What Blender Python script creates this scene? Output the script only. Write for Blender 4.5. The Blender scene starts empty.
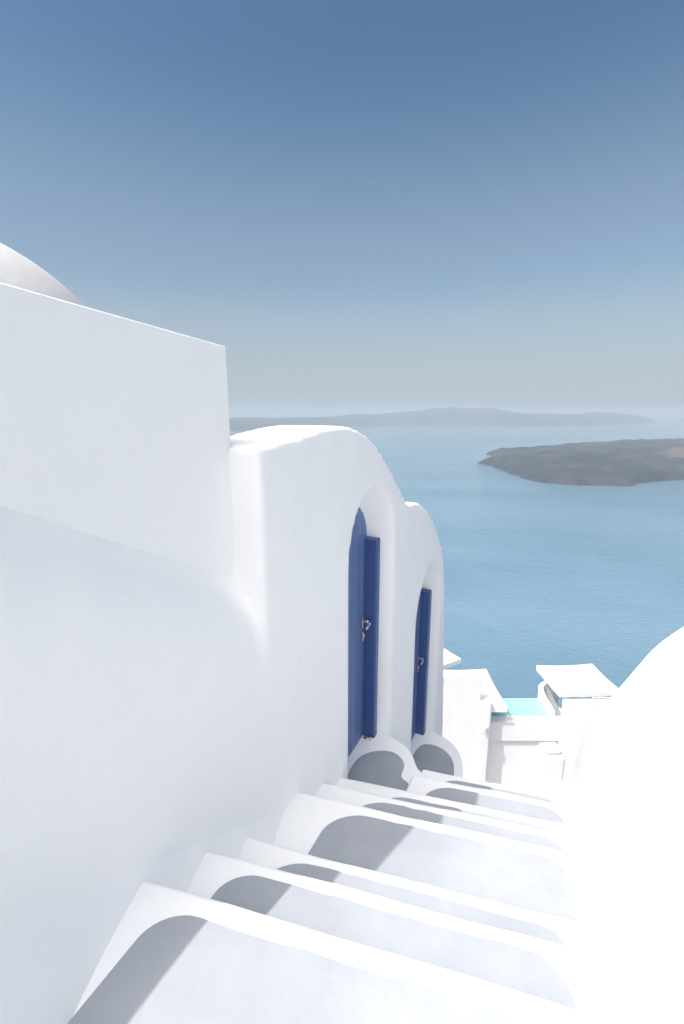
import bpy, bmesh, math, random
from mathutils import Vector, noise
sc = bpy.context.scene
R = math.radians

# ------------------------------------------------------------------ camera
F_PX = 455.0
cam_d = bpy.data.cameras.new('camera'); cam = bpy.data.objects.new('camera', cam_d)
sc.collection.objects.link(cam); sc.camera = cam
cam_d.sensor_fit = 'HORIZONTAL'; cam_d.sensor_width = 24.0
cam_d.lens = 24.0 * F_PX / 684.0
cam.location = (0, 0, 0)                       # eye level is z = 0, the sea lies at z = -200
cam.rotation_euler = (R(90) - math.atan(100 / F_PX), 0, 0)
cam_d.clip_start = 0.05; cam_d.clip_end = 120000

# ------------------------------------------------------------------ light
ALPHA = math.atan(.489)                        # heading of the stairs, right of the view direction
SA, CA = math.sin(ALPHA), math.cos(ALPHA)
def W(u, v, z): return (u * SA + v * CA, u * CA - v * SA, z)   # u down the stairs, v across to the right
TU, TV = .58, .345                             # how far the sunlight travels per metre of fall
tx, ty, _ = W(TU, TV, 0)
to_sun = Vector((-tx, -ty, 1)).normalized()
SUN_EL = math.asin(to_sun.z); SUN_ROT = math.atan2(to_sun.x, to_sun.y)
FILL_RANGE = (.62, 1.0, 0.0, 1.0)                  # cosine to the sun from / to, amount from / to
FILL_GLOW = (42, 38, 33)
HORIZON = (3.95, 4.4, 4.85)
world = bpy.data.worlds.new("World"); sc.world = world; world.use_nodes = True
wn = world.node_tree; wn.nodes.clear()
sky = wn.nodes.new('ShaderNodeTexSky'); sky.sky_type = 'NISHITA'; sky.sun_disc = False
sky.sun_elevation = SUN_EL; sky.sun_rotation = SUN_ROT
sky.altitude = 200; sky.air_density = 1.0; sky.dust_density = 1.0; sky.ozone_density = 1.0
bg = wn.nodes.new('ShaderNodeBackground'); bg.inputs['Strength'].default_value = 0.062
wo = wn.nodes.new('ShaderNodeOutputWorld')
tint = wn.nodes.new('ShaderNodeMix'); tint.data_type = 'RGBA'; tint.blend_type = 'MULTIPLY'
tint.inputs[0].default_value = 1.0; tint.inputs[7].default_value = (.80, 1.0, 1.03, 1)
wn.links.new(sky.outputs[0], tint.inputs[6])
# glow added round the (high) sun to fill shade, grey-blue band along the horizon
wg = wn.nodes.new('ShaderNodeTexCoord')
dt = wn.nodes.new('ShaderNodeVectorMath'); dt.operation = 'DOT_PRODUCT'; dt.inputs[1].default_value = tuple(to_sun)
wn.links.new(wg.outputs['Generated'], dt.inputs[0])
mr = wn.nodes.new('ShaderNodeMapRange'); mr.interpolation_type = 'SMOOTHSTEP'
for k_, v_ in zip((1, 2, 3, 4), FILL_RANGE): mr.inputs[k_].default_value = v_
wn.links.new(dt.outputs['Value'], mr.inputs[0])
gl = wn.nodes.new('ShaderNodeVectorMath'); gl.operation = 'SCALE'; gl.inputs[0].default_value = FILL_GLOW
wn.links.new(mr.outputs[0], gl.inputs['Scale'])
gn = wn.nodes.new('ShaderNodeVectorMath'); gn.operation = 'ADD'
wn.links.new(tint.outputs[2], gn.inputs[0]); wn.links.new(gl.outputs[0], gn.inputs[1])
sx_ = wn.nodes.new('ShaderNodeSeparateXYZ'); wn.links.new(wg.outputs['Generated'], sx_.inputs[0])
hr = wn.nodes.new('ShaderNodeValToRGB'); hr.color_ramp.interpolation = 'EASE'
he = hr.color_ramp.elements; he[0].position = 0; he[0].color = (1, 1, 1, 1); he[1].position = .56; he[1].color = (0, 0, 0, 1)
for p_, c_ in ((.06, .90), (.14, .70), (.26, .34)):
    q_ = he.new(p_); q_.color = (c_, c_, c_, 1)
wn.links.new(sx_.outputs['Z'], hr.inputs[0])
hm_ = wn.nodes.new('ShaderNodeMix'); hm_.data_type = 'RGBA'; hm_.inputs[7].default_value = (*HORIZON, 1)
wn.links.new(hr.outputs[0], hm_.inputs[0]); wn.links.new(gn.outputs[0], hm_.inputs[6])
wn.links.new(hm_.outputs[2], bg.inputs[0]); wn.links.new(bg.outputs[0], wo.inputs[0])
sd = bpy.data.lights.new('sun', 'SUN'); sd.energy = 2.3; sd.angle = R(.55); sd.color = (1, .955, .90)
sun = bpy.data.objects.new('sun', sd); sc.collection.objects.link(sun)
sun.rotation_euler = to_sun.to_track_quat('Z', 'Y').to_euler()
sc.view_settings.view_transform = 'Standard'; sc.view_settings.look = 'None'
sc.view_settings.exposure = .95; sc.view_settings.gamma = 1.0
sc.cycles.max_bounces = 14; sc.cycles.diffuse_bounces = 10; sc.cycles.glossy_bounces = 4
sc.cycles.volume_bounces = 1; sc.cycles.use_denoising = True

# ------------------------------------------------------------------ materials
def new_mat(name):
    m = bpy.data.materials.new(name); m.use_nodes = True
    return m, m.node_tree, m.node_tree.nodes['Principled BSDF']
def noise_node(nt, scale, detail=4, rough=.55, vec=None):
    n = nt.nodes.new('ShaderNodeTexNoise'); n.inputs['Scale'].default_value = scale
    n.inputs['Detail'].default_value = detail; n.inputs['Roughness'].default_value = rough
    if vec: nt.links.new(vec, n.inputs['Vector'])
    return n
def plaster(name, lo, hi, bump=.25, rough=.9, s1=1.3, s2=38):
    m, nt, b = new_mat(name)
    tc = nt.nodes.new('ShaderNodeNewGeometry')
    n1 = noise_node(nt, s1, 5, .6, tc.outputs['Position'])
    cr = nt.nodes.new('ShaderNodeValToRGB')
    cr.color_ramp.elements[0].position = .3; cr.color_ramp.elements[0].color = (*lo, 1)
    cr.color_ramp.elements[1].position = .7; cr.color_ramp.elements[1].color = (*hi, 1)
    nt.links.new(n1.outputs[0], cr.inputs[0]); nt.links.new(cr.outputs[0], b.inputs['Base Color'])
    b.inputs['Roughness'].default_value = rough
    n2 = noise_node(nt, 5.0, 3, .5, tc.outputs['Position'])
    n3 = noise_node(nt, s2, 3, .6, tc.outputs['Position'])
    b1 = nt.nodes.new('ShaderNodeBump'); b1.inputs['Strength'].default_value = bump; b1.inputs['Distance'].default_value = .03
    b2 = nt.nodes.new('ShaderNodeBump'); b2.inputs['Strength'].default_value = bump; b2.inputs['Distance'].default_value = .0025
    nt.links.new(n2.outputs[0], b1.inputs['Height']); nt.links.new(n3.outputs[0], b2.inputs['Height'])
    nt.links.new(b1.outputs[0], b2.inputs['Normal']); nt.links.new(b2.outputs[0], b.inputs['Normal'])
    return m
M_WHITE = plaster('lime_washed_plaster', (.885, .885, .885), (.92, .918, .912), .35)
M_EDGE = plaster('white_painted_step', (.895, .895, .895), (.92, .92, .918))
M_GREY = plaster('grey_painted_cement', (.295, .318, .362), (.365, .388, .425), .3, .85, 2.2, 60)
M_DOME_SHADE = plaster('dome_shaded_plaster', (.52, .52, .53), (.56, .56, .565))  # dome plaster darkened to carry the shade on its visible side
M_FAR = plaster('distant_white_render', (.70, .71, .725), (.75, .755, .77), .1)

def simple(name, col, rough=.5, metal=0, var=.0, scale=6, bump=0):
    m, nt, b = new_mat(name)
    b.inputs['Roughness'].default_value = rough; b.inputs['Metallic'].default_value = metal
    g = nt.nodes.new('ShaderNodeNewGeometry')
    n = noise_node(nt, scale, 4, .6, g.outputs['Position'])
    mx = nt.nodes.new('ShaderNodeMix'); mx.data_type = 'RGBA'
    mx.inputs[6].default_value = (*[c * (1 - var) for c in col], 1)
    mx.inputs[7].default_value = (*[min(1, c * (1 + var)) for c in col], 1)
    nt.links.new(n.outputs[0], mx.inputs[0]); nt.links.new(mx.outputs[2], b.inputs['Base Color'])
    if bump:
        bp = nt.nodes.new('ShaderNodeBump'); bp.inputs['Strength'].default_value = bump; bp.inputs['Distance'].default_value = .01
        nt.links.new(n.outputs[0], bp.inputs['Height']); nt.links.new(bp.outputs[0], b.inputs['Normal'])
    return m
M_BLUE = simple('blue_gloss_door_paint', (.10, .16, .34), .36, 0, .12, 9, .1)
M_BLUE_SHADE = simple('blue_door_paint_shaded', (.056, .105, .28), .42, 0, .1, 9, .1)  # same paint as the leaf, darkened to stand for shade on the post
M_METAL = simple('brushed_nickel', (.62, .62, .6), .28, 1, .05)
M_CANVAS = simple('white_canvas', (.80, .79, .77), .9, 0, .04, 3, .2)
M_POLE = simple('pale_wood_pole', (.62, .58, .52), .6, 0, .1)
M_CUSH = simple('grey_cushion', (.30, .33, .36), .9, 0, .1)
M_ROCK = simple('dry_cliff_rock', (.36, .37, .39), .95, 0, .35, .12, .6)

def water_mat(name, col, rough, s_big, s_small, dist):
    m, nt, b = new_mat(name)
    b.inputs['Base Color'].default_value = (*col, 1); b.inputs['Roughness'].default_value = rough
    b.inputs['IOR'].default_value = 1.33
    g = nt.nodes.new('ShaderNodeNewGeometry')
    mp = nt.nodes.new('ShaderNodeMapping'); mp.inputs['Scale'].default_value = (1, 1.9, 1); mp.inputs['Rotation'].default_value = (0, 0, .35)
    nt.links.new(g.outputs['Position'], mp.inputs[0])
    n1 = noise_node(nt, s_big, 3, .6, mp.outputs[0]); n2 = noise_node(nt, s_small, 3, .6, mp.outputs[0])
    a = nt.nodes.new('ShaderNodeMath'); a.operation = 'ADD'
    nt.links.new(n1.outputs[0], a.inputs[0]); nt.links.new(n2.outputs[0], a.inputs[1])
    bp = nt.nodes.new('ShaderNodeBump'); bp.inputs['Strength'].default_value = .5; bp.inputs['Distance'].default_value = dist
    nt.links.new(a.outputs[0], bp.inputs['Height']); nt.links.new(bp.outputs[0], b.inputs['Normal'])
    return m, nt, b, mp
M_SEA, snt, sb, smp = water_mat('sea_water', (.11, .19, .27), .12, .045, .15, 2.6)
# broad wind streaks: slightly different water colour
sn = noise_node(snt, .0022, 4, .55, smp.outputs[0]); sr = snt.nodes.new('ShaderNodeValToRGB')
sr.color_ramp.elements[0].position = .42; sr.color_ramp.elements[0].color = (.098, .18, .255, 1)
sr.color_ramp.elements[1].position = .6; sr.color_ramp.elements[1].color = (.125, .212, .29, 1)
snt.links.new(sn.outputs[0], sr.inputs[0]); snt.links.new(sr.outputs[0], sb.inputs['Base Color'])
M_POOL = water_mat('pool_water', (.26, .56, .54), .05, 1.4, 4.0, .03)[0]

def island_mat(name, base, green, tan, sc_):
    m, nt, b = new_mat(name); b.inputs['Roughness'].default_value = .95
    g = nt.nodes.new('ShaderNodeNewGeometry')
    n = noise_node(nt, sc_, 8, .65, g.outputs['Position'])
    cr = nt.nodes.new('ShaderNodeValToRGB'); e = cr.color_ramp.elements
    e[0].position = .38; e[0].color = (*base, 1); e[1].position = .66; e[1].color = (*tan, 1)
    k = e.new(.52); k.color = (*green, 1)
    nt.links.new(n.outputs[0], cr.inputs[0]); nt.links.new(cr.outputs[0], b.inputs['Base Color'])
    return m
M_LAVA = island_mat('dark_lava_rock', (.010, .015, .026), (.016, .024, .038), (.042, .042, .050), .006)
# a lobe of bare rusty cinder on the right of the near island
_nt = M_LAVA.node_tree; _b = _nt.nodes['Principled BSDF']; _src = _b.inputs['Base Color'].links[0].from_socket
_g = _nt.nodes.new('ShaderNodeNewGeometry'); _n = noise_node(_nt, .012, 4, .6, _g.outputs['Position'])
_d = _nt.nodes.new('ShaderNodeVectorMath'); _d.operation = 'DISTANCE'; _d.inputs[1].default_value = (1500, 1740, -170)
_nt.links.new(_g.outputs['Position'], _d.inputs[0])
_m = _nt.nodes.new('ShaderNodeMath'); _m.operation = 'MULTIPLY_ADD'; _m.inputs[1].default_value = 160
_nt.links.new(_n.outputs[0], _m.inputs[0]); _nt.links.new(_d.outputs['Value'], _m.inputs[2])
_r = _nt.nodes.new('ShaderNodeMapRange'); _r.inputs[1].default_value = 330; _r.inputs[2].default_value = 290
_nt.links.new(_m.outputs[0], _r.inputs[0])
_x = _nt.nodes.new('ShaderNodeMix'); _x.data_type = 'RGBA'; _x.inputs[7].default_value = (.085, .062, .052, 1)
_nt.links.new(_r.outputs[0], _x.inputs[0]); _nt.links.new(_src, _x.inputs[6]); _nt.links.new(_x.outputs[2], _b.inputs['Base Color'])
M_ISLE = island_mat('far_island_rock', (.012, .016, .026), (.02, .023, .032), (.045, .043, .048), .0016)

# ------------------------------------------------------------------ helpers
COL = sc.collection
def tag(o, label=None, cat=None, group=None, kind=None):
    if label: o['label'] = label
    if cat: o['category'] = cat
    if group: o['group'] = group
    if kind: o['kind'] = kind
    return o
def empty(name, loc, rz=0):
    o = bpy.data.objects.new(name, None); COL.objects.link(o); o.location = loc; o.rotation_euler = (0, 0, rz)
    o.empty_display_size = .2
    return o
def root_off(parent):
    off = Vector((0, 0, 0)); p = parent
    while p is not None:
        off += Vector(p.location); p = p.parent
    return off
def link_bm(name, bm, mat, parent=None, loc=None, smooth=False):
    """vertices in bm are in world space; the origin goes to loc (default: the parent's)"""
    bmesh.ops.recalc_face_normals(bm, faces=bm.faces)
    org = Vector(loc) if loc is not None else root_off(parent)
    bmesh.ops.translate(bm, verts=bm.verts, vec=-org)
    me = bpy.data.meshes.new(name); bm.to_mesh(me); bm.free()
    me.materials.append(mat)
    if smooth:
        for p in me.polygons: p.use_smooth = True
    o = bpy.data.objects.new(name, me); COL.objects.link(o)
    if parent is not None:
        o.parent = parent; o.location = org - root_off(parent)
    else: o.location = org
    return o
def bevel(o, w, seg=3, ang=35):
    m = o.modifiers.new('bevel', 'BEVEL'); m.width = w; m.segments = seg; m.limit_method = 'ANGLE'; m.angle_limit = R(ang)
    m.harden_normals = False
    for p in o.data.polygons: p.use_smooth = True
    s = o.modifiers.new('wn', 'WEIGHTED_NORMAL'); s.keep_sharp = True
    return o
def soften(o, vox, it=6, fac=.5):
    r = o.modifiers.new('remesh', 'REMESH'); r.mode = 'VOXEL'; r.voxel_size = vox; r.use_smooth_shade = True
    s = o.modifiers.new('smooth', 'SMOOTH'); s.factor = fac; s.iterations = it
    return o
def prism(bm, low, high):
    """closed solid between two point loops of the same length"""
    a = [bm.verts.new(p) for p in low]; b = [bm.verts.new(p) for p in high]; n = len(a)
    bm.faces.new(a[::-1]); bm.faces.new(b)
    for i in range(n): bm.faces.new((a[i], a[(i + 1) % n], b[(i + 1) % n], b[i]))
    return bm
def loft(bm, rings, closed=True, caps=True):
    vs = [[bm.verts.new(p) for p in r] for r in rings]; n = len(vs[0])
    for r0, r1 in zip(vs, vs[1:]):
        for i in range(n if closed else n - 1):
            bm.faces.new((r0[i], r0[(i + 1) % n], r1[(i + 1) % n], r1[i]))
    if caps: bm.faces.new(vs[0][::-1]); bm.faces.new(vs[-1])
    return bm
def uvbox(bm, u0, u1, v0, v1, z0, z1):
    return prism(bm, [W(u0, v0, z0), W(u1, v0, z0), W(u1, v1, z0), W(u0, v1, z0)],
                 [W(u0, v0, z1), W(u1, v0, z1), W(u1, v1, z1), W(u0, v1, z1)])
def box(bm, x0, x1, y0, y1, z0, z1, rz=0, c=None):
    cx, cy = c if c else ((x0 + x1) / 2, (y0 + y1) / 2); cr, sr_ = math.cos(rz), math.sin(rz)
    def t(x, y, z): dx, dy = x - cx, y - cy; return (cx + dx * cr - dy * sr_, cy + dx * sr_ + dy * cr, z)
    q = [(x0, y0), (x1, y0), (x1, y1), (x0, y1)]
    return prism(bm, [t(x, y, z0) for x, y in q], [t(x, y, z1) for x, y in q])
def tube(bm, p0, p1, r0, r1=None, n=14):
    r1 = r0 if r1 is None else r1; p0, p1 = Vector(p0), Vector(p1); d = (p1 - p0).normalized()
    a = d.orthogonal().normalized(); b = d.cross(a)
    ring = lambda c, r: [c + a * r * math.cos(2 * math.pi * i / n) + b * r * math.sin(2 * math.pi * i / n) for i in range(n)]
    return loft(bm, [ring(p0, r0), ring(p1, r1)])
def spline(pts, k=6):
    out = []
    P = [pts[0]] + list(pts) + [pts[-1]]
    for i in range(1, len(P) - 2):
        for j in range(k):
            t = j / k; r = []
            for a, b, c, d in zip(P[i - 1], P[i], P[i + 1], P[i + 2]):
                r.append(.5 * (2 * b + (c - a) * t + (2 * a - 5 * b + 4 * c - d) * t * t + (3 * b - a - 3 * c + d) * t ** 3))
            out.append(tuple(r))
    out.append(tuple(pts[-1])); return out
def interp(tab, x):
    if x <= tab[0][0]: return tab[0][1]
    for (a, b), (c, d) in zip(tab, tab[1:]):
        if x <= c: return b + (d - b) * (x - a) / (c - a)
    return tab[-1][1]

# ------------------------------------------------------------------ sea
SEA = -200.0
bm = bmesh.new()
bm.faces.new([bm.verts.new(p) for p in [(-42000, -6000, SEA), (42000, -6000, SEA), (42000, 42000, SEA), (-42000, 42000, SEA)]])
tag(link_bm('sea', bm, M_SEA, None, (0, 0, SEA)), kind='structure')

# ------------------------------------------------------------------ islands
def inside(x, y, poly):
    c = False; j = len(poly) - 1
    for i in range(len(poly)):
        xi, yi = poly[i]; xj, yj = poly[j]
        if (yi > y) != (yj > y) and x < (xj - xi) * (y - yi) / (yj - yi) + xi: c = not c
        j = i
    return c
def dist_edge(x, y, poly):
    d = 1e9; j = len(poly) - 1
    for i in range(len(poly)):
        ax, ay = poly[j]; bx, by = poly[i]; dx, dy = bx - ax, by - ay
        t = max(0, min(1, ((x - ax) * dx + (y - ay) * dy) / (dx * dx + dy * dy)))
        d = min(d, math.hypot(x - ax - t * dx, y - ay - t * dy)); j = i
    return d
def island(name, poly, nx, ny, hfun, mat, warp):
    x0 = min(p[0] for p in poly) - warp; x1 = max(p[0] for p in poly) + warp
    y0 = min(p[1] for p in poly) - warp; y1 = max(p[1] for p in poly) + warp
    bm = bmesh.new(); g = []
    for j in range(ny + 1):
        row = []
        for i in range(nx + 1):
            x = x0 + (x1 - x0) * i / nx; y = y0 + (y1 - y0) * j / ny
            wx = x + warp * .6 * noise.noise(Vector((x / warp / 1.5, y / warp / 1.5, 3)))
            wy = y + warp * .6 * noise.noise(Vector((x / warp / 1.5, y / warp / 1.5, 9)))
            d = dist_edge(wx, wy, poly); d = d if inside(wx, wy, poly) else -d
            row.append(bm.verts.new((x, y, SEA + hfun(x, y, d))))
        g.append(row)
    for j in range(ny):
        for i in range(nx): bm.faces.new((g[j][i], g[j][i + 1], g[j + 1][i + 1], g[j + 1][i]))
    cx, cy = (x0 + x1) / 2, (y0 + y1) / 2
    return link_bm(name, bm, mat, None, (cx, cy, SEA), True)
near_poly = [(540, 1826), (561, 1723), (558, 1601), (559, 1470), (566, 1359), (592, 1281), (663, 1254), (742, 1245), (803, 1236),
             (860, 1300), (1030, 1359), (1235, 1402), (1617, 1600), (2300, 1900), (3300, 2500), (2758, 2900), (2259, 2960), (1968, 2950), (1651, 2840),
             (1313, 2650), (985, 2420), (709, 2240), (690, 2120), (790, 2010), (760, 1950), (660, 1930)]
def h_near(x, y, d):
    if d < 0: return max(-8, d * .3)
    r = noise.fractal(Vector((x / 260, y / 260, 1)), 1, 2, 5); q = abs(noise.noise(Vector((x / 70, y / 70, 4))))
    r2 = noise.ridged_multi_fractal(Vector((x / 150, y / 150, 5)), .9, 2.1, 6, 1, 2)
    return min(d * .45, 8) + 32 * (1 - math.exp(-d / 230)) * (.75 + .55 * r) + (q * 12 + r2 * 9) * min(1, d / 50)
tag(island('island', near_poly, 420, 300, h_near, M_LAVA, 26), kind='structure')
far_poly = [(-4300, 5000), (-2600, 4900), (-1230, 4960), (-538, 5900), (263, 6750), (914, 7280), (1800, 7150), (2850, 7050), (3400, 7150), (4060, 7300), (5200, 8100),
            (6500, 9500), (5800, 10100), (4200, 9000), (2500, 9000), (600, 9000), (-1200, 7800), (-3300, 6500)]
ridge = [(-4300, 120), (-2600, 130), (-1200, 120), (0, 150), (900, 215), (1500, 262), (1900, 268), (2400, 250), (3000, 215), (3700, 180), (4300, 215), (4800, 225), (5400, 190), (6500, 80)]
def h_far(x, y, d):
    if d < 0: return max(-20, d * .3)
    a = x * 7600 / max(y, 1)
    r = noise.fractal(Vector((x / 700, y / 700, 2)), 1, 2, 5)
    return interp(ridge, a) * (1 - math.exp(-d / 330)) * (1 + .20 * r)
tag(island('distant_island', far_poly, 200, 90, h_far, M_ISLE, 90), kind='structure')

# ------------------------------------------------------------------ hillside under the village
def ground_z(x, y):
    z = interp([(-60, 22), (-8, 1.0), (-1, -2.4), (1.0, -2.6), (6, -8.0), (12, -12.5), (17, -18.2), (24, -19.5), (60, -62), (230, -215), (400, -225)], y)
    return z + .5 * noise.fractal(Vector((x / 14, y / 14, 0)), 1, 2, 5) * min(1, max(0, (y - 18) / 10)) * 6
bm = bmesh.new(); g = []
ys = [-60, -30, -15, -8, -4, -1, 0, 1, 3, 6, 9, 12, 15, 17, 20, 24] + [24 + 5 * i for i in range(1, 60)]
xs = [-300 + 10 * i for i in range(61)]
for y in ys: g.append([bm.verts.new((x, y, ground_z(x, y))) for x in xs])
for j in range(len(ys) - 1):
    for i in range(len(xs) - 1): bm.faces.new((g[j][i], g[j][i + 1], g[j + 1][i + 1], g[j + 1][i]))
tag(link_bm('hillside', bm, M_ROCK, None, (0, 0, 0), True), kind='structure')

# ------------------------------------------------------------------ staircase
stairs = tag(empty('staircase', W(1.0, -.4, -2.6)), 'white staircase with grey painted treads descending beside the blue doors', 'staircase')
SKEW = .20                                      # the nosings run slightly askew
# (u of the nosing at v = -.35, height, left end of the grey panel, right end)
TREADS = [(-.62, -.93, -1.0, .2), (-.30, -1.11, -1.0, .2), (.18, -1.29, -1.0, .2), (.38, -1.47, -1.0, .2),
          (1.055, -1.65, -1.085, .12), (1.37, -1.84, -1.07, .20), (1.615, -2.02, -1.03, .22), (2.115, -2.20, -.985, .24),
          (2.43, -2.40, -.97, .24), (2.70, -2.58, -.93, .24), (3.075, -2.77, -.70, .25), (3.375, -2.96, -.70, .25),
          (3.60, -3.22, -.72, .25), (3.84, -3.50, -.72, .25), (4.08, -3.80, -.72, .25), (4.32, -4.12, -.72, .25),
          (4.56, -4.44, -.72, .25), (4.85, -4.76, -.72, .25), (5.15, -5.05, -.72, .25), (5.45, -5.35, -.72, .25)]
random.seed(4)
def wob(a): return random.uniform(-a, a)
prev = None
for i, (un, z, vl, vr) in enumerate(TREADS):
    ub = TREADS[i - 1][0] if i else un - .4
    L = -1.30 if z > -2.7 else -.84
    RR = .50 if i != 4 else 1.9
    if i in (3,): RR = 1.9
    nos = lambda v, u0: u0 + SKEW * (v + .35)
    front = []
    for k in range(9):
        v = L + (RR - L) * k / 8
        front.append((nos(v, un) + wob(.006), v))
    back = [(nos(RR, ub) - .10, RR), (nos(L, ub) - .10, L)]
    out = front + back
    bm = bmesh.new()
    prism(bm, [W(u, v, z - .75) for u, v in out], [W(u, v, z) for u, v in out])
    st = link_bm('step', bm, M_EDGE, stairs); bevel(st, .022, 4, 40)
    # grey panel with rounded front corners
    inner = .068 + wob(.006); e = un - inner
    fr = min(.17, (un - ub) * .62)
    pts = [(nos(vl, ub) - .05, vl)]
    nseg = 10
    rl = fr * 1.15; fl = fr
    if i in (4, 5): rl, fl = .13, .11
    for k in range(nseg + 1):
        a = math.pi / 2 * k / nseg
        v = vl + rl * (1 - math.cos(a)); pts.append((nos(v, e) - fl * (1 - math.sin(a)), v))
    for k in range(1, 12):
        v = vl + rl + (vr - vl - rl - fr) * k / 12
        pts.append((nos(v, e) + wob(.004), v))
    for k in range(nseg + 1):
        a = math.pi / 2 * (1 - k / nseg)
        v = vr - fr * (1 - math.cos(a)); pts.append((nos(v, e) - fr * (1 - math.sin(a)), v))
    pts.append((nos(vr, ub) - .05, vr))
    bm = bmesh.new()
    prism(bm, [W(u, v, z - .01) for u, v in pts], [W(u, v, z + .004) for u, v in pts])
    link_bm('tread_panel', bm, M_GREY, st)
# side landing to the right, bottom corner of the photo
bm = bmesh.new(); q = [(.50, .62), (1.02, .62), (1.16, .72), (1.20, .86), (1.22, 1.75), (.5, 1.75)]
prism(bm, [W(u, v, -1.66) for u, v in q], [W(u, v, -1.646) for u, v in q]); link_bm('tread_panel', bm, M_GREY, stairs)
# door landings
def landing(outer, inner, z, depth):
    o2 = spline(outer + [outer[0]], 5)[:-1]; i2 = spline(inner + [inner[0]], 6)[:-1]
    bm = bmesh.new(); prism(bm, [W(u, v, z - depth) for u, v in o2], [W(u, v, z) for u, v in o2])
    st = link_bm('landing', bm, M_EDGE, stairs); bevel(st, .03, 4, 40)
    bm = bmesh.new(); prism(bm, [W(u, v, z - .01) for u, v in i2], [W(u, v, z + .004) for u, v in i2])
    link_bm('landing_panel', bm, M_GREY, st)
landing([(2.45, -1.44), (3.36, -1.44), (3.40, -1.20), (3.32, -.98), (3.14, -.84), (3.02, -.70), (2.50, -.70), (2.42, -1.0)],
        [(2.50, -1.30), (2.90, -1.33), (3.06, -1.30), (3.17, -1.19), (3.20, -1.06), (3.12, -.955), (2.98, -.93), (2.90, -.84), (2.55, -.80), (2.48, -1.0)], -2.84, .7)
landing([(4.10, -1.44), (5.12, -1.44), (5.16, -1.2), (5.05, -.92), (4.75, -.74), (4.2, -.70), (4.05, -1.0)],
        [(4.2, -1.30), (4.62, -1.31), (4.86, -1.25), (4.90, -1.05), (4.78, -.88), (4.55, -.80), (4.25, -.79), (4.15, -1.0)], -4.05, .7)
# sloping plaster skirting along the wall foot
def sk(u): return -1.05 - .637 * u
rings = []
for k in range(25):
    u = -1.2 + k * (2.62 + 1.2) / 24
    d = .15 * min(1, max(.0, (2.62 - u) / .35)) ** .5
    z = sk(u)
    rings.append([W(u, -1.34, z - .9), W(u, -1.34, z + .10), W(u, -1.262, z + .10), W(u, -1.243, z + .03), W(u, -1.228, z - .03), W(u, -1.195, z - .10),
                  W(u, -1.150, z - .18), W(u, -1.10 + d * .1, z - .28), W(u, -1.05 + d * .1, z - .42), W(u, -1.03, z - .9)])
bm = bmesh.new(); loft(bm, rings); link_bm('skirting', bm, M_EDGE, stairs, None, True)

# ------------------------------------------------------------------ vaulted house with the two doors
V0 = -1.235
house = tag(empty('vaulted_house', W(3.6, -2.5, -6.5)), 'white plastered house with two rounded vaults and two blue arched doors', 'house')
U0 = 1.673
top = spline([(U0, -.150), (1.806, -.143), (1.985, -.128), (2.191, -.101), (2.432, -.083), (2.64, -.092), (2.881, -.146), (3.124, -.25), (3.389, -.424), (3.646, -.622), (3.80, -.745)], 5)
top += spline([(3.86, -.80), (3.98, -.835), (4.12, -.845), (4.30, -.885), (4.574, -1.012), (4.891, -1.222), (5.161, -1.477), (5.42, -1.802), (5.60, -2.402), (5.72, -3.2), (5.865, -4.2), (6.0, -5.5), (6.05, -6.6)], 5)
prof = top + [(U0, -6.6)]
bm = bmesh.new()
prism(bm, [W(u, V0, z) for u, z in prof], [W(u, -1.68, z) for u, z in prof])
low_prof = [(u, z - .40) for u, z in top] + [(U0, -6.6)]
prism(bm, [W(u + .004, -1.6, z) for u, z in low_prof], [W(u + .004, -3.9, z) for u, z in low_prof])
# lower wall that runs on beside the upper steps, its shoulder rounded back to the tall wall
def ledge(u): return min(-.318 - .564 * (u - .688), interp([(-1.4, -.7), (.05, -.58), (.3, -.47), (.5, -.25), (.6, 0)], u))
rings = []
for k in range(22):
    u = -1.4 + k * (U0 + .12 + 1.4) / 21; z = ledge(u); r = []
    r.append(W(u, -1.75, -6.6)); r += [W(u, -1.75, z + .10), W(u, -1.43, z + .10), W(u, -1.402, z + .09), W(u, -1.394, z + .05), W(u, -1.380, z + .01), W(u, -1.358, z - .03), W(u, -1.330, z - .07)]
    for j in range(4, 9):
        a = math.pi / 2 * j / 8
        r.append(W(u, -1.405 + .17 * math.sin(a), z - .50 * (1 - math.cos(a))))
    r.append(W(u, V0, -6.6)); rings.append(r)
bm2 = bmesh.new(); loft(bm2, rings)
walls = link_bm('walls', bm, M_WHITE, house)
low_w = link_bm('lower_wall', bm2, M_WHITE, house)
def arch(u0, u1, zs, zt, zb, v, n=16):
    """outline of a round-topped opening"""
    c, h = (u0 + u1) / 2, (u1 - u0) / 2
    pts = [(u0, zb)] + [(c - h * math.cos(math.pi * k / n), zs + (zt - zs) * math.sin(math.pi * k / n)) for k in range(n + 1)] + [(u1, zb)]
    return [W(u, v, z) for u, z in pts]
def lerp(a, b, t): return [tuple(x + (y - x) * t for x, y in zip(p, q)) for p, q in zip(a, b)]
cutters = []
def cut(front, back):
    a = lerp(front, back, -.25)
    bm = bmesh.new(); prism(bm, a, back)
    c = link_bm('cutter', bm, M_WHITE, None, (0, 0, 0)); cutters.append(c)
    m = walls.modifiers.new('opening', 'BOOLEAN'); m.operation = 'DIFFERENCE'; m.object = c; m.solver = 'EXACT'
D1F = arch(2.645, 3.545, -1.06, -.515, -3.6, V0); D1B = arch(2.72, 3.375, -1.06, -.66, -3.6, -1.44)
D2F = arch(4.29, 5.36, -2.28, -1.665, -5.2, V0); D2B = arch(4.46, 5.15, -2.36, -1.93, -5.2, -1.44)
cut(D1F, D1B); cut(D2F, D2B)
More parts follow.
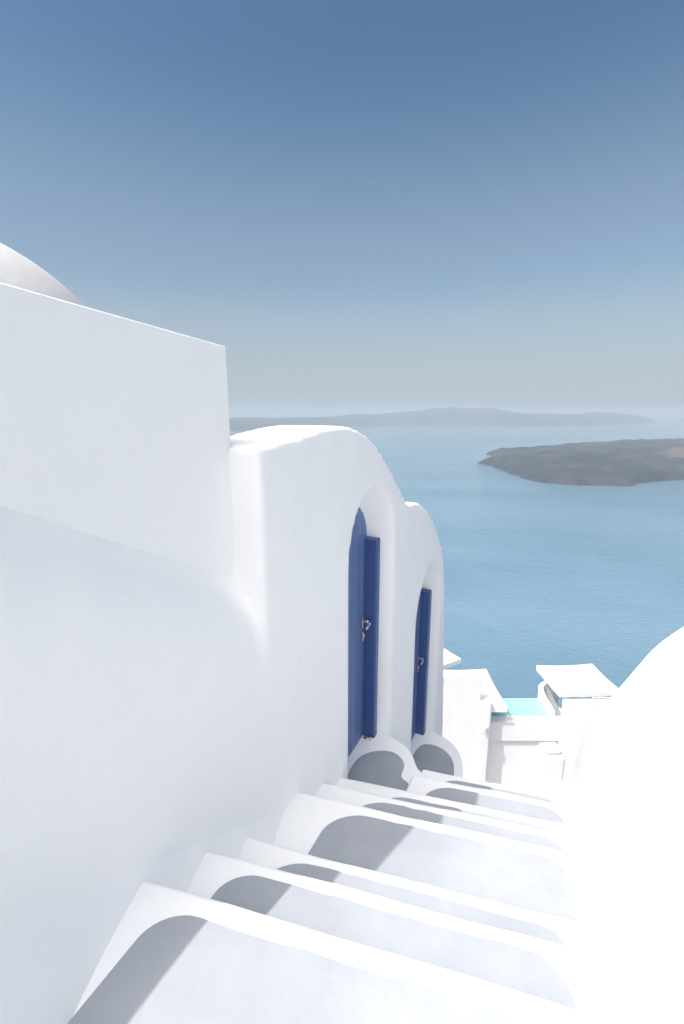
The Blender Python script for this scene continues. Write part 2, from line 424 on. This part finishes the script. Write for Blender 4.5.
# join the two wall solids into one soft plaster skin
def bake(o):
    dg = bpy.context.evaluated_depsgraph_get(); me = bpy.data.meshes.new_from_object(o.evaluated_get(dg)); me.name = o.name
    o.modifiers.clear(); o.data = me
bpy.context.view_layer.update()
bake(walls)
bmj = bmesh.new(); bmj.from_mesh(walls.data); bmj.from_mesh(low_w.data)
me = bpy.data.meshes.new('walls'); bmj.to_mesh(me); bmj.free(); me.materials.append(M_WHITE); walls.data = me
bpy.data.objects.remove(low_w)
for c in cutters: bpy.data.objects.remove(c)
soften(walls, .022, 8)
bpy.context.view_layer.update(); bake(walls)
for p in walls.data.polygons: p.use_smooth = True

def door(name, label, u0, u1, zs, zt, zb, lintel, post, hz, bolt):
    """arched fixed panel, boarded leaf, projecting frame post, handle, key plate and bolt"""
    d = link_bm(name, prism(bmesh.new(), arch(u0, u1, zs, zt, zb, -1.45), arch(u0, u1, zs, zt, zb, -1.415)), M_BLUE, house)
    tag(d, label)
    c0, c1 = u0 + .012, u1 - .012; n = 6; wdt = (c1 - c0) / n; bm = bmesh.new()
    def at_(u):
        q = max(0, 1 - ((u - (u0 + u1) / 2) / ((u1 - u0) / 2)) ** 2); return zs + (zt - zs) * math.sqrt(q) - .012
    for k in range(n):
        a, b = c0 + k * wdt + .003, c0 + (k + 1) * wdt - .003; us_ = [a + (b - a) * t / 4 for t in range(5)]
        def ring(v, e):
            return [W(a + e, v, zb + .03)] + [W(min(max(u, a + e), b - e), v, at_(u) - e) for u in us_] + [W(b - e, v, zb + .03)]
        loft(bm, [ring(-1.418, 0), ring(-1.404, 0), ring(-1.400, .004)])
    leaf = link_bm('leaf', bm, M_BLUE, d)
    bm = bmesh.new(); p0, p1 = post
    uvbox(bm, p0, p1, -1.413, -1.300, zb, lintel)
    uvbox(bm, p0 + .012, p1 - .012, -1.32, -1.292, zb + .01, lintel - .012)
    pst = link_bm('frame_post', bm, M_BLUE_SHADE, d); bevel(pst, .004, 2)
    hu = p0 - .035
    # lever handle: rose plate, neck, lever turned outwards
    bm = bmesh.new()
    uvbox(bm, hu - .02, hu + .02, -1.397, -1.388, hz - .055, hz + .055)
    h = link_bm('handle', bm, M_METAL, d); bevel(h, .006, 3)
    bm = bmesh.new()
    tube(bm, W(hu, -1.388, hz + .01), W(hu, -1.33, hz + .01), .014)
    tube(bm, W(hu, -1.335, hz + .012), W(hu - .035, -1.325, hz - .002), .013, .011)
    tube(bm, W(hu - .035, -1.325, hz - .002), W(hu - .085, -1.33, hz - .015), .012, .010)
    link_bm('lever', bm, M_METAL, h, None, True)
    bm = bmesh.new(); uvbox(bm, hu - .017, hu + .017, -1.397, -1.383, hz - .175, hz - .085)
    tube(bm, W(hu, -1.385, hz - .12), W(hu, -1.372, hz - .12), .012)
    bevel(link_bm('key_plate', bm, M_METAL, d), .007, 3)
    if bolt:
        bm = bmesh.new(); z = zb + .06
        tube(bm, W(hu + .01, -1.38, z), W(hu + .01, -1.31, z), .014); tube(bm, W(hu + .01, -1.315, z - .03), W(hu + .01, -1.315, z + .03), .012)
        tube(bm, W(p0 - .03, -1.285, z - .02), W(p1 - .02, -1.285, z - .02), .012)
        link_bm('bolt', bm, M_METAL, d, None, True)
door('door', 'nearer and taller blue arched door with a bolt at its foot', 2.705, 3.345, -1.06, -.665, -2.90, -1.005, (3.285, 3.372), -1.72, True)
door('door', 'farther blue arched door beside the lower landing', 4.44, 5.12, -2.36, -1.935, -4.25, -2.10, (5.02, 5.13), -2.97, False)

# ------------------------------------------------------------------ tall wall on the left, dome behind it
bm = bmesh.new()
tw = spline([(-3.0, -.3), (-.6, -.3), (.0, -.26), (.22, -.16), (.42, .02), (.56, .28)], 3) + [(.70, .345), (1.69, .285)]
q = tw + [(1.69, -4.0), (-3.0, -4.0)]
prism(bm, [W(u, -1.40, z) for u, z in q], [W(u, -2.05, z) for u, z in q])
bevel(tag(link_bm('parapet_wall', bm, M_WHITE, None, W(1.0, -1.7, -4.0)), 'tall smooth white wall with a straight top in front of the dome', 'wall'), .007, 3, 30)

dome = tag(empty('domed_house', (-4.3, 5.3, -6)), 'white house with a rounded plaster dome behind the tall wall', 'house')
bm = bmesh.new(); rings = []; N = 64
for k in range(20):
    a = math.pi / 2 * k / 19 * .995; r, z = 2.07 * math.cos(a), -.12 + 2.07 * math.sin(a)
    rings.append([(-4.5 + r * math.cos(2 * math.pi * i / N), 5.2 + r * math.sin(2 * math.pi * i / N), z) for i in range(N)])
rings.insert(0, [(x, y, -.9) for x, y, z in rings[0]])
loft(bm, rings); link_bm('dome', bm, M_DOME_SHADE, dome, None, True)
bm = bmesh.new(); box(bm, -6.9, -2.35, 2.9, 7.6, -6, -.75); bevel(link_bm('walls', bm, M_WHITE, dome), .05)

# ------------------------------------------------------------------ right parapet
def ptop(u): return .085 + interp([(1.1, -.50), (1.6, -.56), (2.14, -.80), (2.51, -1.02), (2.81, -1.23), (3.406, -1.76), (4.341, -2.58), (5.0, -3.18), (5.43, -3.6), (6.5, -4.9), (8, -6.5)], u)
def pstair(u): return -1.02 - .64 * u
rings = []; us = [1.36 + k * .1 for k in range(36)]
for u in us:
    e = min(1, max(0, (u - 1.36) / .30)); e = math.sqrt(1 - (1 - e) ** 2) if e < 1 else 1
    zt = ptop(u) - (1 - e) * .25; zs_ = pstair(u); r = []
    vin = .30 + (1 - e) * .28; h = zt - zs_
    r.append((vin - .14, zs_ - 3)); r.append((vin - .14, zs_ - .16)); r.append((vin - .11, zs_ - .05))
    for t, dv in ((.03, 0), (.09, .055), (.16, .09), (.3, .12), (.5, .145), (.7, .175), (.82, .205), (.91, .25), (.97, .315), (1.0, .40)):
        r.append((vin + dv - .03, zs_ + h * t))
    r += [(.95, zt + .02), (1.12, zt - .03), (1.22, zt - .14), (1.27, zt - .4), (1.30, zs_ - 3)]
    rings.append([W(u, v, z) for v, z in r])
bm = bmesh.new(); loft(bm, rings)
pw = tag(link_bm('parapet_wall', bm, M_WHITE, None, W(3.5, .7, -6)), 'rounded white parapet sloping down along the right of the stairs', 'wall')
soften(pw, .03, 10)

# ------------------------------------------------------------------ hotel terraces further down
# square tower left
t = tag(empty('tower_house', (5.4, 19, -20)), 'plain white block house at the foot of the stairs, left of the pool', 'house')
bm = bmesh.new(); box(bm, 2.5, 6.20, 18.0, 18.35, -20, -11.4); box(bm, 2.5, 6.1, 18.35, 21, -20, -15.5); bevel(link_bm('walls', bm, M_FAR, t), .05)
bm = bmesh.new(); box(bm, 6.12, 6.72, 17.93, 18.58, -20, -12.6); bevel(link_bm('pier', bm, M_FAR, t), .12, 4)
l = link_bm('wall_lamp', tube(tube(bmesh.new(), (6.42, 17.80, -13.75), (6.42, 17.80, -14.05), .09, .06), (6.42, 17.95, -13.8), (6.42, 17.80, -13.8), .03), M_POLE, t)

# terrace wall with the projecting coping band
w_ = tag(empty('terrace_wall', (8.5, 18.7, -20)), 'low white wall with a thick projecting band in front of the pool', 'wall')
bm = bmesh.new(); box(bm, 6.0, 11.2, 18.60, 18.92, -20, -15.02); link_bm('wall', bm, M_FAR, w_)
bm = bmesh.new(); box(bm, 6.0, 11.2, 18.46, 18.94, -15.02, -14.02); bevel(link_bm('band', bm, M_FAR, w_), .03)
bm = bmesh.new(); tube(bm, (7.75, 18.72, -14.02), (7.75, 18.72, -13.84), .12, .09); box(bm, 7.60, 8.05, 18.66, 18.80, -14.02, -13.92)
tag(link_bm('planter', bm, M_FAR, None, (7.75, 18.72, -14.02)), 'tiny white pot standing on the wall by the pool', 'pot')

# pool
pl = tag(empty('infinity_pool', (8.2, 19.6, -16)), 'turquoise infinity pool with white rim above the sea', 'pool')
bm = bmesh.new(); box(bm, 4.5, 9.95, 18.95, 20.30, -14.10, -14.07); link_bm('water', bm, M_POOL, pl)
bm = bmesh.new(); box(bm, 4.4, 10.0, 18.942, 20.38, -16.5, -14.11); link_bm('basin', bm, M_FAR, pl)
bm = bmesh.new()
# curved right rim that sweeps up away from the viewer
path = spline([(9.93, 18.95, -13.8), (9.98, 19.5, -13.8), (10.02, 20.1, -13.78), (10.12, 20.7, -13.66), (10.55, 21.0, -13.55), (11.2, 21.05, -13.5)], 5)
rg = []
for i, p in enumerate(path):
    a = Vector(path[max(0, i - 1)]); b = Vector(path[min(len(path) - 1, i + 1)]); d = (b - a).normalized(); nrm = Vector((d.y, -d.x, 0)).normalized() * .11
    P = Vector(p); rg.append([P - nrm + Vector((0, 0, -2.5)), P - nrm, P + nrm, P + nrm + Vector((0, 0, -2.5))])
loft(bm, rg); link_bm('rim', bm, M_FAR, pl)

# lower sun deck right of the pool with furniture
bm = bmesh.new(); box(bm, 10.0, 17, 18.95, 21.3, -20, -15.3)
tag(link_bm('sun_deck', bm, M_FAR, None, (13, 21, -20)), 'white paved deck under the parasol right of the pool', 'terrace')
def lounger(x, y, rz, label):
    r = tag(empty('sun_lounger', (x, y, -15.3), 0), label, 'sun lounger', 'loungers on the deck')
    c = (x, y)
    bm = bmesh.new(); box(bm, x - .32, x + .32, y - .9, y + .9, -15.0, -14.94, rz, c); link_bm('frame', bm, M_POLE, r)
    for sx in (-.27, .27):
        for sy in (-.8, .8):
            bm = bmesh.new(); box(bm, x + sx - .03, x + sx + .03, y + sy - .03, y + sy + .03, -15.3, -15.0, rz, c); link_bm('leg', bm, M_POLE, r)
    bm = bmesh.new(); box(bm, x - .30, x + .30, y - .88, y + .25, -14.94, -14.84, rz, c); bevel(link_bm('mattress', bm, M_CUSH, r), .03)
    bm = bmesh.new(); ca, sa = math.cos(rz), math.sin(rz)
    def T(dx, dy, z): return (x + dx * ca - dy * sa, y + dx * sa + dy * ca, z)
    prism(bm, [T(-.3, .22, -14.94), T(.3, .22, -14.94), T(.3, .85, -14.55), T(-.3, .85, -14.55)],
          [T(-.3, .17, -14.85), T(.3, .17, -14.85), T(.3, .80, -14.46), T(-.3, .80, -14.46)])
    bevel(link_bm('backrest', bm, M_CUSH, r), .02)
lounger(10.75, 19.75, .15, 'grey cushioned sun lounger nearest the terrace wall')
lounger(11.75, 20.1, .10, 'grey cushioned sun lounger under the square parasol')
tb = tag(empty('side_table', (11.25, 20.45, -15.3)), 'small round white table between the two loungers', 'table')
link_bm('table_top', tube(bmesh.new(), (11.25, 20.45, -14.85), (11.25, 20.45, -14.80), .24, n=24), M_CANVAS, tb)
link_bm('leg', tube(bmesh.new(), (11.25, 20.45, -15.3), (11.25, 20.45, -14.85), .04), M_CANVAS, tb)

# white block right of the terrace wall + little railing
bm = bmesh.new(); box(bm, 10.12, 15.5, 18.05, 18.58, -20, -12.85)
bevel(tag(link_bm('block_wall', bm, M_FAR, None, (12, 18.3, -20)), 'high white wall in front of the big square parasol', 'wall'), .06)
rl = tag(empty('railing', (11.9, 18.3, -12.85)), 'short pale railing on top of the high white wall below the parasol', 'railing')
bm = bmesh.new(); box(bm, 11.30, 12.55, 18.27, 18.30, -12.62, -12.59); link_bm('top_rail', bm, M_POLE, rl)
for i in range(9):
    bm = bmesh.new(); box(bm, 11.32 + i * .15, 11.345 + i * .15, 18.27, 18.295, -12.85, -12.62); link_bm('baluster', bm, M_POLE, rl)

# small rounded pillar in front
pr = tag(empty('chimney', (6.5, 12.2, -16)), 'small rounded white chimney right of the shaded wall corner', 'chimney')
bm = bmesh.new(); box(bm, 6.10, 6.90, 12.0, 12.6, -16, -10.35); bevel(link_bm('stack', bm, M_FAR, pr), .13, 5)
bm = bmesh.new(); box(bm, 6.22, 6.78, 12.1, 12.5, -10.35, -10.18); bevel(link_bm('cap', bm, M_FAR, pr), .08, 4)
bm = bmesh.new(); box(bm, 6.42, 6.95, 11.72, 12.0, -16, -11.1); bevel(link_bm('lower_block', bm, M_FAR, pr), .10, 4)

def parasol(x, y, z, w, d, rz, base, label):
    r = tag(empty('parasol', (x, y, base)), label, 'parasol', 'square white parasols on the terraces')
    ca, sa = math.cos(rz), math.sin(rz)
    def T(dx, dy, zz): return (x + dx * ca - dy * sa, y + dx * sa + dy * ca, zz)
    w2, d2 = w / 2, d / 2; bm = bmesh.new(); n = 10; rg = []
    for s, zz in ((1.0, z), (.75, z + .13), (.5, z + .27), (.25, z + .42), (.06, z + .55)):
        ring = []
        cs = [(-w2, -d2), (w2, -d2), (w2, d2), (-w2, d2)]
        for a in range(4):
            (ax, ay), (bx, by) = cs[a], cs[(a + 1) % 4]
            for k in range(n):
                t_ = k / n; sag = .05 * math.sin(math.pi * t_) * (s < 1 or 1)
                ring.append(T((ax + (bx - ax) * t_) * s * (1 - sag * .4), (ay + (by - ay) * t_) * s * (1 - sag * .4), zz - sag * s))
        rg.append(ring)
    loft(bm, rg); link_bm('canopy', bm, M_CANVAS, r)
    bm = bmesh.new()
    lo = [Vector(p) + Vector((0, 0, -.26 - .02 * ((i % 3) == 1))) for i, p in enumerate(rg[0])]
    inn = [Vector(p) * 1 for p in rg[0]]
    a = [bm.verts.new(p) for p in lo]; b = [bm.verts.new(p + Vector((0, 0, -.004))) for p in inn]
    for i in range(len(a)): bm.faces.new((a[i], a[(i + 1) % len(a)], b[(i + 1) % len(a)], b[i]))
    v = link_bm('valance', bm, M_CANVAS, r); sl = v.modifiers.new('thick', 'SOLIDIFY'); sl.thickness = .012
    link_bm('pole', tube(bmesh.new(), (x, y, base), (x, y, z + .5), .045), M_POLE, r)
    link_bm('finial', tube(bmesh.new(), (x, y, z + .50), (x, y, z + .64), .07, .03), M_CANVAS, r)
    link_bm('base', tube(bmesh.new(), (x, y, base), (x, y, base + .1), .35, .3, 24), M_FAR, r)
parasol(11.75, 20.45, -12.95, 3.0, 2.35, R(3), -15.3, 'square white parasol with a valance right of the pool')
parasol(5.92, 19.65, -12.95, 3.05, 3.1, 0, -16.5, 'white parasol rising behind the block house left of the pool')
parasol(5.2, 23.6, -13.5, 2.2, 2.2, R(28), -21, 'farthest white parasol, only a corner showing beside the vaulted house')

# ------------------------------------------------------------------ air
bm = bmesh.new(); box(bm, -45000, 45000, -7000, 45000, -230, 75)
hz = link_bm('haze', bm, M_WHITE, None, (0, 0, -230)); tag(hz, kind='stuff'); hz.data.materials.clear()
hm = bpy.data.materials.new('sea_haze'); hm.use_nodes = True; ht = hm.node_tree; ht.nodes.clear()
pv = ht.nodes.new('ShaderNodeVolumePrincipled'); pv.inputs['Density'].default_value = 1.85e-4
pv.inputs['Color'].default_value = (.49, .555, .61, 1); pv.inputs['Anisotropy'].default_value = 0.0
ho = ht.nodes.new('ShaderNodeOutputMaterial'); ht.links.new(pv.outputs[0], ho.inputs['Volume'])
hz.data.materials.append(hm)
